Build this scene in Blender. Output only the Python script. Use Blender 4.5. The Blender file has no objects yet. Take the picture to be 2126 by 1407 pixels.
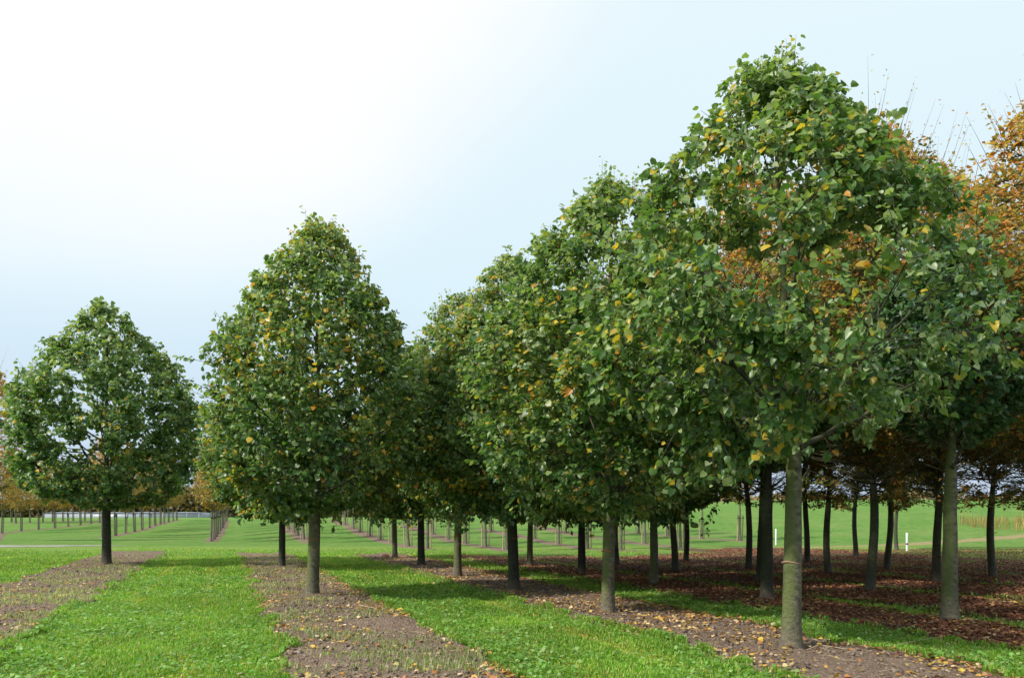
import bpy, math
import numpy as np
from math import radians, sin, cos, tan, pi

# ------------------------------------------------------------------ camera, world, sun, exposure
sc = bpy.context.scene
F = 1700.0; HZ = 1075.0; CX = 1063.0; CAMH = 1.6      # focal length in photo pixels, horizon row, centre column
cam_d = bpy.data.cameras.new('camera'); cam = bpy.data.objects.new('camera', cam_d)
sc.collection.objects.link(cam); sc.camera = cam
cam.location = (0, 0, CAMH); cam.rotation_euler = (radians(90), 0, 0)
cam_d.sensor_width = 36; cam_d.lens = 36*F/2126; cam_d.shift_y = (HZ-703.5)/2126
cam_d.clip_end = 3000

SUN_AZ, SUN_EL = radians(-116), radians(41)             # azimuth from +Y, clockwise
w = bpy.data.worlds.new('World'); sc.world = w; w.use_nodes = True
nt = w.node_tree; N = nt.nodes; L = nt.links; N.clear()
out = N.new('ShaderNodeOutputWorld'); bg = N.new('ShaderNodeBackground')
sky = N.new('ShaderNodeTexSky'); sky.sky_type = 'NISHITA'; sky.sun_disc = False
sky.sun_elevation = SUN_EL; sky.sun_rotation = SUN_AZ % (2*pi); sky.dust_density = 2.0
tc = N.new('ShaderNodeTexCoord'); sep = N.new('ShaderNodeSeparateXYZ'); L.new(tc.outputs['Generated'], sep.inputs[0])
# thin cloud sheet: pale cyan overhead, bluer near the horizon, white on the sunny side
elev = N.new('ShaderNodeValToRGB'); L.new(sep.outputs['Z'], elev.inputs[0])
e = elev.color_ramp.elements
e[0].position = 0.0; e[0].color = (.56, .68, .88, 1); e[1].position = .5; e[1].color = (.88, 1.03, 1.08, 1)
m_ = elev.color_ramp.elements.new(.12); m_.color = (.68, .83, .98, 1)
m_ = elev.color_ramp.elements.new(.26); m_.color = (.79, .97, 1.05, 1)
glowdir = N.new('ShaderNodeVectorMath'); glowdir.operation = 'DOT_PRODUCT'
gd = np.array([-.48, .72, .90]); gd /= np.linalg.norm(gd); glowdir.inputs[1].default_value = tuple(gd)
L.new(tc.outputs['Generated'], glowdir.inputs[0])
noi = N.new('ShaderNodeTexNoise'); noi.inputs['Scale'].default_value = 2.0; noi.inputs['Detail'].default_value = 6
noi.inputs['Roughness'].default_value = .45
L.new(tc.outputs['Generated'], noi.inputs['Vector'])
na = N.new('ShaderNodeMath'); na.operation = 'MULTIPLY_ADD'; na.inputs[1].default_value = .16; na.inputs[2].default_value = -.08
L.new(noi.outputs['Fac'], na.inputs[0])
nb = N.new('ShaderNodeMath'); nb.operation = 'ADD'; L.new(glowdir.outputs['Value'], nb.inputs[0]); L.new(na.outputs[0], nb.inputs[1])
gr = N.new('ShaderNodeMapRange'); gr.interpolation_type = 'SMOOTHERSTEP'
gr.inputs['From Min'].default_value = .79; gr.inputs['From Max'].default_value = .95
L.new(nb.outputs[0], gr.inputs['Value'])
mx = N.new('ShaderNodeMix'); mx.data_type = 'RGBA'; L.new(gr.outputs[0], mx.inputs['Factor'])
L.new(elev.outputs[0], mx.inputs['A']); mx.inputs['B'].default_value = (1.12, 1.12, 1.12, 1)
sc10 = N.new('ShaderNodeVectorMath'); sc10.operation = 'SCALE'; sc10.inputs['Scale'].default_value = 7.1
L.new(mx.outputs['Result'], sc10.inputs[0])
mx2 = N.new('ShaderNodeMix'); mx2.data_type = 'RGBA'; mx2.inputs['Factor'].default_value = .90
L.new(sky.outputs[0], mx2.inputs['A']); L.new(sc10.outputs[0], mx2.inputs['B'])
L.new(mx2.outputs['Result'], bg.inputs['Color']); bg.inputs['Strength'].default_value = .12
L.new(bg.outputs[0], out.inputs[0])

sun_d = bpy.data.lights.new('sun', 'SUN'); sun = bpy.data.objects.new('sun', sun_d); sc.collection.objects.link(sun)
sun_d.energy = 4.2; sun_d.angle = radians(3.0); sun_d.color = (1, .95, .86)
sd = np.array([sin(SUN_AZ)*cos(SUN_EL), cos(SUN_AZ)*cos(SUN_EL), sin(SUN_EL)])
import mathutils
sun.rotation_euler = mathutils.Vector(sd).to_track_quat('Z', 'Y').to_euler(); sun.location = (-30, 0, 40)
sc.view_settings.view_transform = 'Standard'; sc.view_settings.look = 'None'
sc.view_settings.gamma = 1; sc.view_settings.exposure = 0.2

C = sc.collection
rng = np.random.default_rng(7)

# ------------------------------------------------------------------ helpers
def vnoise(x, y, seed=0):
    x = np.asarray(x, float); y = np.asarray(y, float)
    xi = np.floor(x).astype(np.int64); yi = np.floor(y).astype(np.int64); xf = x-xi; yf = y-yi
    def h(a, b):
        n = (a*374761393 + b*668265263 + seed*982451653) & 0xffffffff
        n = ((n ^ (n >> 13))*1274126177) & 0xffffffff
        return ((n ^ (n >> 16)) & 0xffff)/65535.0
    u = xf*xf*(3-2*xf); v = yf*yf*(3-2*yf)
    return (h(xi, yi)*(1-u)+h(xi+1, yi)*u)*(1-v)+(h(xi, yi+1)*(1-u)+h(xi+1, yi+1)*u)*v
def fbm(x, y, seed=0, o=4):
    s = 0; a = .5
    for i in range(o):
        s = s+a*vnoise(x*2**i, y*2**i, seed+i*17); a *= .5
    return s/(1-.5**o)

def terrain(X, Y):
    X = np.asarray(X, float); Y = np.asarray(Y, float)
    s = np.interp(X, [-60, -40, -28, -15, 0, 60], [86, 80, 72, 54, 50, 44])
    k = np.interp(X, [-60, -30, -15, 0, 25, 60], [.030, .040, .058, .065, .075, .085])
    cap = np.interp(X, [-40, -10, 10, 45], [1.80, 1.80, 3.2, 5.4])
    t = Y-s; t = np.where(t > 0, t*t/(t+5), 0)
    und = (fbm(X/14+3, Y/14, 5, 2)-.5)*.16*np.clip((Y-48)/20, 0, 1)
    return cap*np.tanh(k*t/cap)+und

RD = .3547                                             # rows run along (-RD, 1); u = X + RD*Y is constant on a row
def at(px, py):
    """the point of the terrain seen at a photo pixel"""
    Y = np.linspace(5, 190, 6000); X = (px-CX)/F*Y
    z = CAMH-(py-HZ)/F*Y; d = z-terrain(X, Y)
    i = np.argmax(d < 0) if (d < 0).any() else 5000
    return np.array([X[i], Y[i], float(terrain(X[i], Y[i]))])
def row(u, Y):
    X = u-RD*Y
    return np.array([X, Y, float(terrain(X, Y))])

def mesh_np(name, V, faces, mat, parent=None, col=None, smooth=False):
    me = bpy.data.meshes.new(name)
    V = np.asarray(V, np.float32).reshape(-1, 3)
    me.vertices.add(len(V)); me.vertices.foreach_set('co', V.ravel())
    faces = [np.asarray(f, np.int32) for f in faces if len(f)]
    tot = sum(f.size for f in faces); npoly = sum(len(f) for f in faces)
    me.loops.add(tot); me.polygons.add(npoly)
    me.loops.foreach_set('vertex_index', np.concatenate([f.ravel() for f in faces]))
    lt = np.concatenate([np.full(len(f), f.shape[1], np.int32) for f in faces])
    me.polygons.foreach_set('loop_start', np.concatenate([[0], np.cumsum(lt)[:-1]]).astype(np.int32))
    me.polygons.foreach_set('loop_total', lt)
    if smooth: me.polygons.foreach_set('use_smooth', np.ones(npoly, bool))
    me.update(calc_edges=True); me.validate()
    if col is not None:
        a = me.color_attributes.new('Col', 'FLOAT_COLOR', 'POINT')
        c = np.ones((len(V), 4), np.float32); c[:, :3] = col; a.data.foreach_set('color', c.ravel())
    me.materials.append(mat)
    o = bpy.data.objects.new(name, me); C.objects.link(o)
    if parent is not None: o.parent = parent
    return o
def tag(o, label=None, cat=None, group=None, kind=None):
    if label: o['label'] = label
    if cat: o['category'] = cat
    if group: o['group'] = group
    if kind: o['kind'] = kind
    return o
def empty(name, loc, label, cat, group=None, rz=0, scale=1, lean=(0, 0)):
    o = bpy.data.objects.new(name, None); C.objects.link(o); o.empty_display_size = .3
    o.location = tuple(float(v) for v in loc); o.rotation_euler = (lean[1], lean[0], rz)
    o.scale = (scale,)*3 if np.isscalar(scale) else tuple(scale)
    return tag(o, label, cat, group)
def copy_tree(src, loc, label, rz=0, scale=1, lean=(0, 0), group=None):
    r = src.copy(); C.objects.link(r); r.location = tuple(float(v) for v in loc)
    r.rotation_euler = (lean[1], lean[0], rz); r.scale = (scale,)*3 if np.isscalar(scale) else tuple(scale); r['label'] = label
    if group: r['group'] = group
    for ch in src.children:
        c = ch.copy(); C.objects.link(c); c.parent = r
        for g in ch.children:
            d = g.copy(); C.objects.link(d); d.parent = c
    return r

class Tubes:
    def __init__(s): s.V = []; s.Q = []; s.T = []; s.n = 0
    def add(s, P, R, k=6, cap=True):
        P = np.asarray(P, float); R = np.asarray(R, float); n = len(P)
        T = np.gradient(P, axis=0); T /= np.linalg.norm(T, axis=1)[:, None]+1e-9
        ref = np.array([0, 0, 1.]) if abs(T[0][2]) < .8 else np.array([1., 0, 0])
        A = np.cross(T, ref); A /= np.linalg.norm(A, axis=1)[:, None]+1e-9; B = np.cross(T, A)
        th = np.arange(k)*2*pi/k
        ring = P[:, None]+R[:, None, None]*(cos_(th)[None, :, None]*A[:, None]+sin_(th)[None, :, None]*B[:, None])
        s.V.append(ring.reshape(-1, 3))
        i = (np.arange(n-1)[:, None]*k+np.arange(k)[None]).ravel(); j = (np.arange(n-1)[:, None]*k+(np.arange(k)[None]+1) % k).ravel()
        s.Q.append(np.stack([i, j, j+k, i+k], 1)[:, ::-1]+s.n)
        s.n += n*k
        if cap:
            s.V.append(P[-1:]); b = s.n-k
            s.T.append(np.stack([b+np.arange(k), b+(np.arange(k)+1) % k, np.full(k, s.n)], 1)); s.n += 1
    def box(s, c, sx, sy, z0, z1):
        x, y = c
        v = [(x-sx, y-sy, z0), (x+sx, y-sy, z0), (x+sx, y+sy, z0), (x-sx, y+sy, z0), (x-sx, y-sy, z1), (x+sx, y-sy, z1), (x+sx, y+sy, z1), (x-sx, y+sy, z1)]
        s.V.append(np.array(v, float))
        s.Q.append(np.array([(0, 3, 2, 1), (4, 5, 6, 7), (0, 1, 5, 4), (1, 2, 6, 5), (2, 3, 7, 6), (3, 0, 4, 7)])+s.n); s.n += 8
    def build(s, name, mat, parent=None, smooth=True, col=None):
        return mesh_np(name, np.concatenate(s.V), [np.concatenate(s.Q)]+([np.concatenate(s.T)] if s.T else []), mat, parent, col, smooth)
cos_, sin_ = np.cos, np.sin

def nrm(v): return v/(np.linalg.norm(v, axis=-1, keepdims=True)+1e-9)
LEAF_BIG = (np.array([(0, .02), (.28, -.06), (.50, .22), (.40, .66), (0, 1.05), (-.40, .66), (-.50, .22), (-.28, -.06), (0, .5)]),
            np.array([(0, 1, 2, 8), (8, 2, 3, 4), (0, 8, 6, 7), (8, 4, 5, 6)]))
LEAF_OVAL = (np.array([(0, 0), (.30, .4), (0, 1.0), (-.30, .4)]), np.array([(0, 1, 2, 3)]))
def leaves(P, Ax, Nn, S, rg, tmpl=LEAF_BIG, fold=.45, curl=.5):
    Ax = nrm(Ax); X = nrm(np.cross(Ax, Nn)); Nn = np.cross(X, Ax)
    t, q = tmpl; n = len(P); k = len(t)
    fo = rg.uniform(-.3, 1, (n, 1))*fold; cu = rg.uniform(-.4, 1, (n, 1))*curl
    wd = rg.uniform(.85, 1.12, (n, 1)); x = t[None, :, 0]*wd; y = np.repeat(t[None, :, 1], n, 0)
    z = fo*np.abs(x)*2-cu*(y**2)+rg.normal(0, .05, (n, k)); x = x+rg.normal(0, .025, (n, k))
    V = P[:, None]+S[:, None, None]*(x[..., None]*X[:, None]+y[..., None]*Ax[:, None]+z[..., None]*Nn[:, None])
    Fq = (q[None]+(np.arange(n)*k)[:, None, None]).reshape(-1, q.shape[1])
    return V.reshape(-1, 3), Fq, k

# ------------------------------------------------------------------ materials
def new_mat(name):
    m = bpy.data.materials.new(name); m.use_nodes = True; t = m.node_tree; t.nodes.clear()
    return m, t.nodes, t.links, t.nodes.new('ShaderNodeOutputMaterial')
def val(Nn, kind, **kw):
    n = Nn.new(kind)
    for k, v in kw.items():
        if k in n.inputs: n.inputs[k].default_value = v
        else: setattr(n, k, v)
    return n
def ramp(Nn, stops):
    r = Nn.new('ShaderNodeValToRGB'); e = r.color_ramp.elements
    while len(e) < len(stops): e.new(.5)
    for el, (p, c) in zip(e, stops): el.position = p; el.color = (*c, 1) if len(c) == 3 else c
    return r
def leaf_mat(name, under=(.20, .27, .15), umix=.5, trans=.3, rough=.42, spec=.5):
    m, Nn, Lk, o = new_mat(name)
    a = val(Nn, 'ShaderNodeVertexColor', layer_name='Col'); g = Nn.new('ShaderNodeNewGeometry')
    f = val(Nn, 'ShaderNodeMath', operation='MULTIPLY'); f.inputs[1].default_value = umix; Lk.new(g.outputs['Backfacing'], f.inputs[0])
    mxx = val(Nn, 'ShaderNodeMix', data_type='RGBA'); Lk.new(f.outputs[0], mxx.inputs['Factor'])
    Lk.new(a.outputs[0], mxx.inputs['A']); mxx.inputs['B'].default_value = (*under, 1)
    p = val(Nn, 'ShaderNodeBsdfPrincipled', Roughness=rough); p.inputs['Specular IOR Level'].default_value = spec
    Lk.new(mxx.outputs['Result'], p.inputs['Base Color'])
    tr = Nn.new('ShaderNodeBsdfTranslucent')
    tm = val(Nn, 'ShaderNodeMix', data_type='RGBA', blend_type='MULTIPLY'); tm.inputs['Factor'].default_value = 1
    Lk.new(a.outputs[0], tm.inputs['A']); tm.inputs['B'].default_value = (2.0, 2.1, .9, 1); Lk.new(tm.outputs['Result'], tr.inputs[0])
    s = val(Nn, 'ShaderNodeMixShader'); s.inputs[0].default_value = trans
    Lk.new(p.outputs[0], s.inputs[1]); Lk.new(tr.outputs[0], s.inputs[2]); Lk.new(s.outputs[0], o.inputs[0])
    return m
def bark_mat(name, base=(.095, .085, .06), dark=(.035, .03, .022), moss=(.075, .10, .022), mossamt=.55):
    m, Nn, Lk, o = new_mat(name)
    t = Nn.new('ShaderNodeTexCoord'); g = Nn.new('ShaderNodeNewGeometry')
    mp = val(Nn, 'ShaderNodeMapping'); mp.inputs['Scale'].default_value = (6, 6, 11); Lk.new(t.outputs['Object'], mp.inputs[0])
    n1 = val(Nn, 'ShaderNodeTexNoise', Scale=1.6, Detail=6, Roughness=.65); Lk.new(mp.outputs[0], n1.inputs['Vector'])
    n2 = val(Nn, 'ShaderNodeTexNoise', Scale=4.5, Detail=5, Roughness=.6); Lk.new(t.outputs['Object'], n2.inputs['Vector'])
    n3 = val(Nn, 'ShaderNodeTexNoise', Scale=45, Detail=3, Roughness=.6); Lk.new(t.outputs['Object'], n3.inputs['Vector'])
    r1 = ramp(Nn, [(.3, dark), (.52, base), (.75, tuple(min(1, c*1.7+.02) for c in base))]); Lk.new(n1.outputs[0], r1.inputs[0])
    sx = Nn.new('ShaderNodeSeparateXYZ'); Lk.new(g.outputs['Normal'], sx.inputs[0])
    ma = val(Nn, 'ShaderNodeMath', operation='MULTIPLY_ADD'); ma.inputs[1].default_value = -.42; Lk.new(sx.outputs['X'], ma.inputs[0]); Lk.new(n2.outputs[0], ma.inputs[2])
    r2 = ramp(Nn, [(.42, (0, 0, 0)), (.64, (1, 1, 1))]); Lk.new(ma.outputs[0], r2.inputs[0])
    sp = Nn.new('ShaderNodeSeparateXYZ'); Lk.new(t.outputs['Object'], sp.inputs[0])
    lo = val(Nn, 'ShaderNodeMapRange'); lo.inputs['From Min'].default_value = .12; lo.inputs['From Max'].default_value = .5; Lk.new(sp.outputs['Z'], lo.inputs[0])
    mm = val(Nn, 'ShaderNodeMath', operation='MULTIPLY'); Lk.new(r2.outputs[0], mm.inputs[0]); Lk.new(lo.outputs[0], mm.inputs[1])
    mk = val(Nn, 'ShaderNodeMath', operation='MULTIPLY'); mk.inputs[1].default_value = mossamt; Lk.new(mm.outputs[0], mk.inputs[0])
    mx1 = val(Nn, 'ShaderNodeMix', data_type='RGBA'); Lk.new(mk.outputs[0], mx1.inputs['Factor']); Lk.new(r1.outputs[0], mx1.inputs['A']); mx1.inputs['B'].default_value = (*moss, 1)
    # earth splashed on the foot of the trunk
    inv = val(Nn, 'ShaderNodeMapRange'); inv.inputs['From Min'].default_value = .35; inv.inputs['From Max'].default_value = .0; inv.inputs['To Max'].default_value = .6
    Lk.new(sp.outputs['Z'], inv.inputs[0])
    mx3 = val(Nn, 'ShaderNodeMix', data_type='RGBA'); Lk.new(inv.outputs[0], mx3.inputs['Factor']); Lk.new(mx1.outputs['Result'], mx3.inputs['A']); mx3.inputs['B'].default_value = (.15, .115, .085, 1)
    # pale lenticels and lichen specks
    r4 = ramp(Nn, [(.60, (0, 0, 0)), (.70, (.55, .55, .55))]); Lk.new(n3.outputs[0], r4.inputs[0])
    mx4 = val(Nn, 'ShaderNodeMix', data_type='RGBA'); Lk.new(r4.outputs[0], mx4.inputs['Factor']); Lk.new(mx3.outputs['Result'], mx4.inputs['A']); mx4.inputs['B'].default_value = (.2, .21, .15, 1)
    p = val(Nn, 'ShaderNodeBsdfPrincipled', Roughness=.85); Lk.new(mx4.outputs['Result'], p.inputs['Base Color'])
    ad = val(Nn, 'ShaderNodeMath', operation='ADD'); Lk.new(n1.outputs[0], ad.inputs[0]); Lk.new(n3.outputs[0], ad.inputs[1])
    b = val(Nn, 'ShaderNodeBump', Strength=.8, Distance=.02); Lk.new(ad.outputs[0], b.inputs['Height']); Lk.new(b.outputs[0], p.inputs['Normal'])
    Lk.new(p.outputs[0], o.inputs[0]); return m
def simple_mat(name, col, rough=.8, var=.25, scale=8, bump=.2):
    m, Nn, Lk, o = new_mat(name)
    t = Nn.new('ShaderNodeTexCoord'); n1 = val(Nn, 'ShaderNodeTexNoise', Scale=scale, Detail=5); Lk.new(t.outputs['Object'], n1.inputs['Vector'])
    r = ramp(Nn, [(.3, tuple(c*(1-var) for c in col)), (.7, tuple(min(1, c*(1+var)) for c in col))]); Lk.new(n1.outputs[0], r.inputs[0])
    p = val(Nn, 'ShaderNodeBsdfPrincipled', Roughness=rough); Lk.new(r.outputs[0], p.inputs['Base Color'])
    b = val(Nn, 'ShaderNodeBump', Strength=bump, Distance=.01); Lk.new(n1.outputs[0], b.inputs['Height']); Lk.new(b.outputs[0], p.inputs['Normal'])
    Lk.new(p.outputs[0], o.inputs[0]); return m
def vcol_mat(name, rough=.8, trans=0):
    return leaf_mat(name, umix=0, trans=trans, rough=rough, spec=.25)

def ground_mat():
    m, Nn, Lk, o = new_mat('field_grass')
    t = Nn.new('ShaderNodeTexCoord'); P = t.outputs['Object']
    n1 = val(Nn, 'ShaderNodeTexNoise', Scale=.22, Detail=8, Roughness=.68); Lk.new(P, n1.inputs['Vector'])
    n2 = val(Nn, 'ShaderNodeTexNoise', Scale=2.2, Detail=6, Roughness=.7); Lk.new(P, n2.inputs['Vector'])
    n3 = val(Nn, 'ShaderNodeTexNoise', Scale=28, Detail=4, Roughness=.75); Lk.new(P, n3.inputs['Vector'])
    ad = val(Nn, 'ShaderNodeMath', operation='MULTIPLY_ADD'); ad.inputs[1].default_value = .5; Lk.new(n2.outputs[0], ad.inputs[0])
    h3 = val(Nn, 'ShaderNodeMath', operation='MULTIPLY'); h3.inputs[1].default_value = .5; Lk.new(n3.outputs[0], h3.inputs[0]); Lk.new(h3.outputs[0], ad.inputs[2])
    r = ramp(Nn, [(.38, (.055, .135, .020)), (.5, (.11, .235, .035)), (.62, (.20, .33, .075))]); Lk.new(ad.outputs[0], r.inputs[0])
    # drier, yellower turf in patches
    r1 = ramp(Nn, [(.45, (0, 0, 0)), (.7, (.75, .75, .75))]); Lk.new(n1.outputs[0], r1.inputs[0])
    mx1 = val(Nn, 'ShaderNodeMix', data_type='RGBA'); Lk.new(r1.outputs[0], mx1.inputs['Factor']); Lk.new(r.outputs[0], mx1.inputs['A']); mx1.inputs['B'].default_value = (.21, .27, .075, 1)
    # painted vertex colour: rgb tint of the stubble and earth on the far slope, alpha-like weight in its own attribute
    a = val(Nn, 'ShaderNodeVertexColor', layer_name='Col'); sp = Nn.new('ShaderNodeSeparateColor'); Lk.new(a.outputs[0], sp.inputs[0])
    # R: bare soil weight, G: dry/tan weight, B: headland (yellow-green mown turf)
    jm = val(Nn, 'ShaderNodeMath', operation='MULTIPLY_ADD'); jm.inputs[1].default_value = 1.1; jm.inputs[2].default_value = -.55; Lk.new(n2.outputs[0], jm.inputs[0])
    def layer(prev, ch, colr, lo=.35, hi=.65):
        s = val(Nn, 'ShaderNodeMath', operation='ADD'); Lk.new(sp.outputs[ch], s.inputs[0]); Lk.new(jm.outputs[0], s.inputs[1])
        q = ramp(Nn, [(lo, (0, 0, 0)), (hi, (1, 1, 1))]); Lk.new(s.outputs[0], q.inputs[0])
        x = val(Nn, 'ShaderNodeMix', data_type='RGBA'); Lk.new(q.outputs[0], x.inputs['Factor']); Lk.new(prev, x.inputs['A'])
        cc = ramp(Nn, [(.3, tuple(c*.75 for c in colr)), (.7, tuple(c*1.2 for c in colr))]); Lk.new(n3.outputs[0], cc.inputs[0]); Lk.new(cc.outputs[0], x.inputs['B'])
        return x.outputs['Result']
    c = layer(mx1.outputs['Result'], 2, (.20, .30, .055), .3, .8)
    c = layer(c, 1, (.36, .27, .14)); c = layer(c, 0, (.17, .125, .09))
    p = val(Nn, 'ShaderNodeBsdfPrincipled', Roughness=.9); p.inputs['Specular IOR Level'].default_value = .15; Lk.new(c, p.inputs['Base Color'])
    b = val(Nn, 'ShaderNodeBump', Strength=1.0, Distance=.12); Lk.new(ad.outputs[0], b.inputs['Height']); Lk.new(b.outputs[0], p.inputs['Normal'])
    Lk.new(p.outputs[0], o.inputs[0]); return m
def soil_mat(name, a=(.085, .062, .050), b=(.185, .140, .112), moss=.4):
    m, Nn, Lk, o = new_mat(name)
    t = Nn.new('ShaderNodeTexCoord'); P = t.outputs['Object']
    n1 = val(Nn, 'ShaderNodeTexNoise', Scale=1.3, Detail=4); Lk.new(P, n1.inputs['Vector'])
    n2 = val(Nn, 'ShaderNodeTexNoise', Scale=16, Detail=8, Roughness=.72); Lk.new(P, n2.inputs['Vector'])
    vo = val(Nn, 'ShaderNodeTexVoronoi', Scale=34); Lk.new(P, vo.inputs['Vector'])
    r = ramp(Nn, [(.3, a), (.62, b), (.8, tuple(c*1.35 for c in b))]); Lk.new(n2.outputs[0], r.inputs[0])
    # thin moss film in patches
    n4 = val(Nn, 'ShaderNodeTexNoise', Scale=3.5, Detail=6, Roughness=.7); Lk.new(P, n4.inputs['Vector'])
    r2 = ramp(Nn, [(.56, (0, 0, 0)), (.70, (moss, moss, moss))]); Lk.new(n4.outputs[0], r2.inputs[0])
    x = val(Nn, 'ShaderNodeMix', data_type='RGBA'); Lk.new(r2.outputs[0], x.inputs['Factor']); Lk.new(r.outputs[0], x.inputs['A']); x.inputs['B'].default_value = (.11, .13, .03, 1)
    p = val(Nn, 'ShaderNodeBsdfPrincipled', Roughness=.92); p.inputs['Specular IOR Level'].default_value = .2; Lk.new(x.outputs['Result'], p.inputs['Base Color'])
    s = val(Nn, 'ShaderNodeMath', operation='ADD'); Lk.new(n2.outputs[0], s.inputs[0]); Lk.new(vo.outputs['Distance'], s.inputs[1])
    bb = val(Nn, 'ShaderNodeBump', Strength=.9, Distance=.03); Lk.new(s.outputs[0], bb.inputs['Height']); Lk.new(bb.outputs[0], p.inputs['Normal'])
    Lk.new(p.outputs[0], o.inputs[0]); return m

M_lime = leaf_mat('lime_leaf', under=(.27, .33, .19), umix=.6, trans=.34, rough=.40, spec=.5)
M_orange = leaf_mat('autumn_leaf', under=(.28, .18, .07), umix=.3, trans=.35, rough=.5, spec=.35)
M_bark = bark_mat('lime_bark', base=(.13, .12, .075), moss=(.10, .13, .028), mossamt=.75)
M_limb = bark_mat('limb_bark', base=(.06, .052, .035), dark=(.02, .017, .012), moss=(.05, .07, .016), mossamt=.4)
M_bark2 = bark_mat('hornbeam_bark', base=(.07, .065, .05), dark=(.03, .027, .02), moss=(.06, .08, .02), mossamt=.6)
M_young = bark_mat('young_bark', base=(.16, .15, .12), dark=(.08, .072, .058), moss=(.12, .13, .05), mossamt=.5)
M_stake = simple_mat('weathered_stake', (.20, .17, .13), .85, .3, 12)
M_stake2 = simple_mat('pale_stake', (.40, .31, .20), .8, .2, 12)
M_tie = simple_mat('rubber_tie', (.012, .012, .013), .6, .1)
M_red = simple_mat('red_twine', (.55, .10, .07), .6, .15)
M_pink = simple_mat('pink_twine', (.62, .30, .24), .6, .15)
M_white = simple_mat('white_paint', (.78, .80, .80), .5, .06)
M_yel = simple_mat('orange_twine', (.55, .30, .04), .6, .1)
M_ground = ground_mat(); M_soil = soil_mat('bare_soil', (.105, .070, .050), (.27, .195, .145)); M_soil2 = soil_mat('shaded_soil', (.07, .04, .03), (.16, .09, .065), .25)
M_grass = leaf_mat('grass_blade', umix=0, trans=.3, rough=.5, spec=.35)
M_litter = leaf_mat('fallen_leaf', umix=0, trans=.1, rough=.6, spec=.3)
M_stone = simple_mat('field_stone', (.34, .20, .12), .8, .3, 14, .5)

# ------------------------------------------------------------------ the ground
BEDS = [(-5.3, -2.5, 0, 38.5), (.66, 3.0, 0, 36.5), (5.6, 7.95, 0, 36.0), (9.15, 11.4, 0, 33.5), (12.1, 14.6, 0, 33), (15.3, 17.9, 0, 33), (18.8, 21.7, 0, 36), (22.6, 25.6, 0, 42), (26.6, 29.2, 0, 44)]
YROWS = [(-22.5,), (-16.5,), (-11.0,), (-2.0,), (4.4,), (9.3,), (13.6,), (18.2,), (23.0,)]
def bed_mask(X, Y, grow=0.0):
    u = X+RD*Y; m = np.zeros_like(u, bool)
    for i, (a, b, y0, y1) in enumerate(BEDS):
        m |= (u > a-grow+edge_j(Y, i)) & (u < b+grow+edge_j(Y, i+50)) & (Y < y1+end_j(u, i))
    return m
def edge_j(Y, i): return (fbm(Y*.9, Y*0+i*3.3, 3, 4)-.5)*.55
def end_j(u, i): return (fbm(u*1.1, u*0+i, 9, 3)-.5)*3.0

def axis(lo, hi, fine_lo, fine_hi, step, g=1.12):
    a = list(np.arange(fine_lo, fine_hi+1e-6, step)); s = step; x = a[-1]
    while x < hi: s *= g; x += s; a.append(x)
    s = step; x = a[0]; b = []
    while x > lo: s *= g; x -= s; b.append(x)
    return np.array(b[::-1]+a)
def lumpf(X, Y): return np.clip(fbm(X*2.5, Y*2.5, 21, 4)*.9+fbm(X*11, Y*11, 22, 2)*.8-.25, 0, 2)
def surf(X, Y): return terrain(X, Y)+np.where(bed_mask(X, Y), .010+.065*lumpf(X, Y), 0)
gx = axis(-900, 900, -60, 70, .8); gy = axis(-60, 1500, 2, 130, .8)
GX, GY = np.meshgrid(gx, gy); GZ = terrain(GX, GY)
gc = np.zeros((GX.size, 3), np.float32)
uy = (GX+.331*GY).ravel(); Yr = GY.ravel(); Xr = GX.ravel(); Zr = GZ.ravel()
gc[:, 2] = np.clip(1-np.abs(Yr-43)/9, 0, 1)*.9
# dry grass path across the slope and a tan stubble field beyond it
pth = np.abs(Yr-(46+.55*(Xr-18))); gc[:, 1] = np.where(Xr > 12, np.clip(.75-pth/3.0, 0, 1), 0)
gc[:, 1] = np.maximum(gc[:, 1], np.clip((Yr-150)/14, 0, 1)*np.clip((Xr-5)/12, 0, 1))
nv = len(gx); mv = len(gy)
ii = (np.arange(mv-1)[:, None]*nv+np.arange(nv-1)[None]).ravel()
ground = mesh_np('ground', np.stack([Xr, Yr, Zr-.0], 1), [np.stack([ii, ii+1, ii+nv+1, ii+nv], 1)], M_ground, None, gc, True)
tag(ground, kind='structure')

def strip(name, u0, u1, y0, y1, res, mat, bump=.05, ei=0, rd=RD, jw=1.0, ends=True, uneven=None):
    """a bed of earth laid a few millimetres proud of the turf, lumpy, with ragged edges tucked under"""
    nu = max(4, int((u1-u0)/res)); ny = int((y1-y0)/res)
    su = np.linspace(0, 1, nu)[None]; yy = np.linspace(y0, y1, ny)[:, None]
    a = u0+edge_j(yy, ei)*jw; b = u1+edge_j(yy, ei+50)*jw
    U = a+(b-a)*su; Y = yy+0*U
    if ends: Y = np.where(yy > y1-2.5, Y+end_j(U, ei)*(yy-(y1-2.5))/2.5, Y)
    X = U-rd*Y; Z = terrain(X, Y)
    ed = np.minimum(np.minimum(su, 1-su)*(u1-u0)/.12, (y1-yy)/.12); ed = np.clip(ed, 0, 1)+0*U
    lump = lumpf(X, Y)+.25
    Z = Z+np.where(ed > 0, .008+bump*np.clip(lump-.25, 0, 2)*ed, -.02)
    if uneven is not None: Z = Z+uneven(X, Y)*ed
    k = (np.arange(ny-1)[:, None]*nu+np.arange(nu-1)[None]).ravel()
    o = mesh_np(name, np.stack([X.ravel(), Y.ravel(), Z.ravel()], 1), [np.stack([k, k+1, k+nu+1, k+nu], 1)], mat, None, None, True)
    return tag(o, kind='structure')
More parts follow.
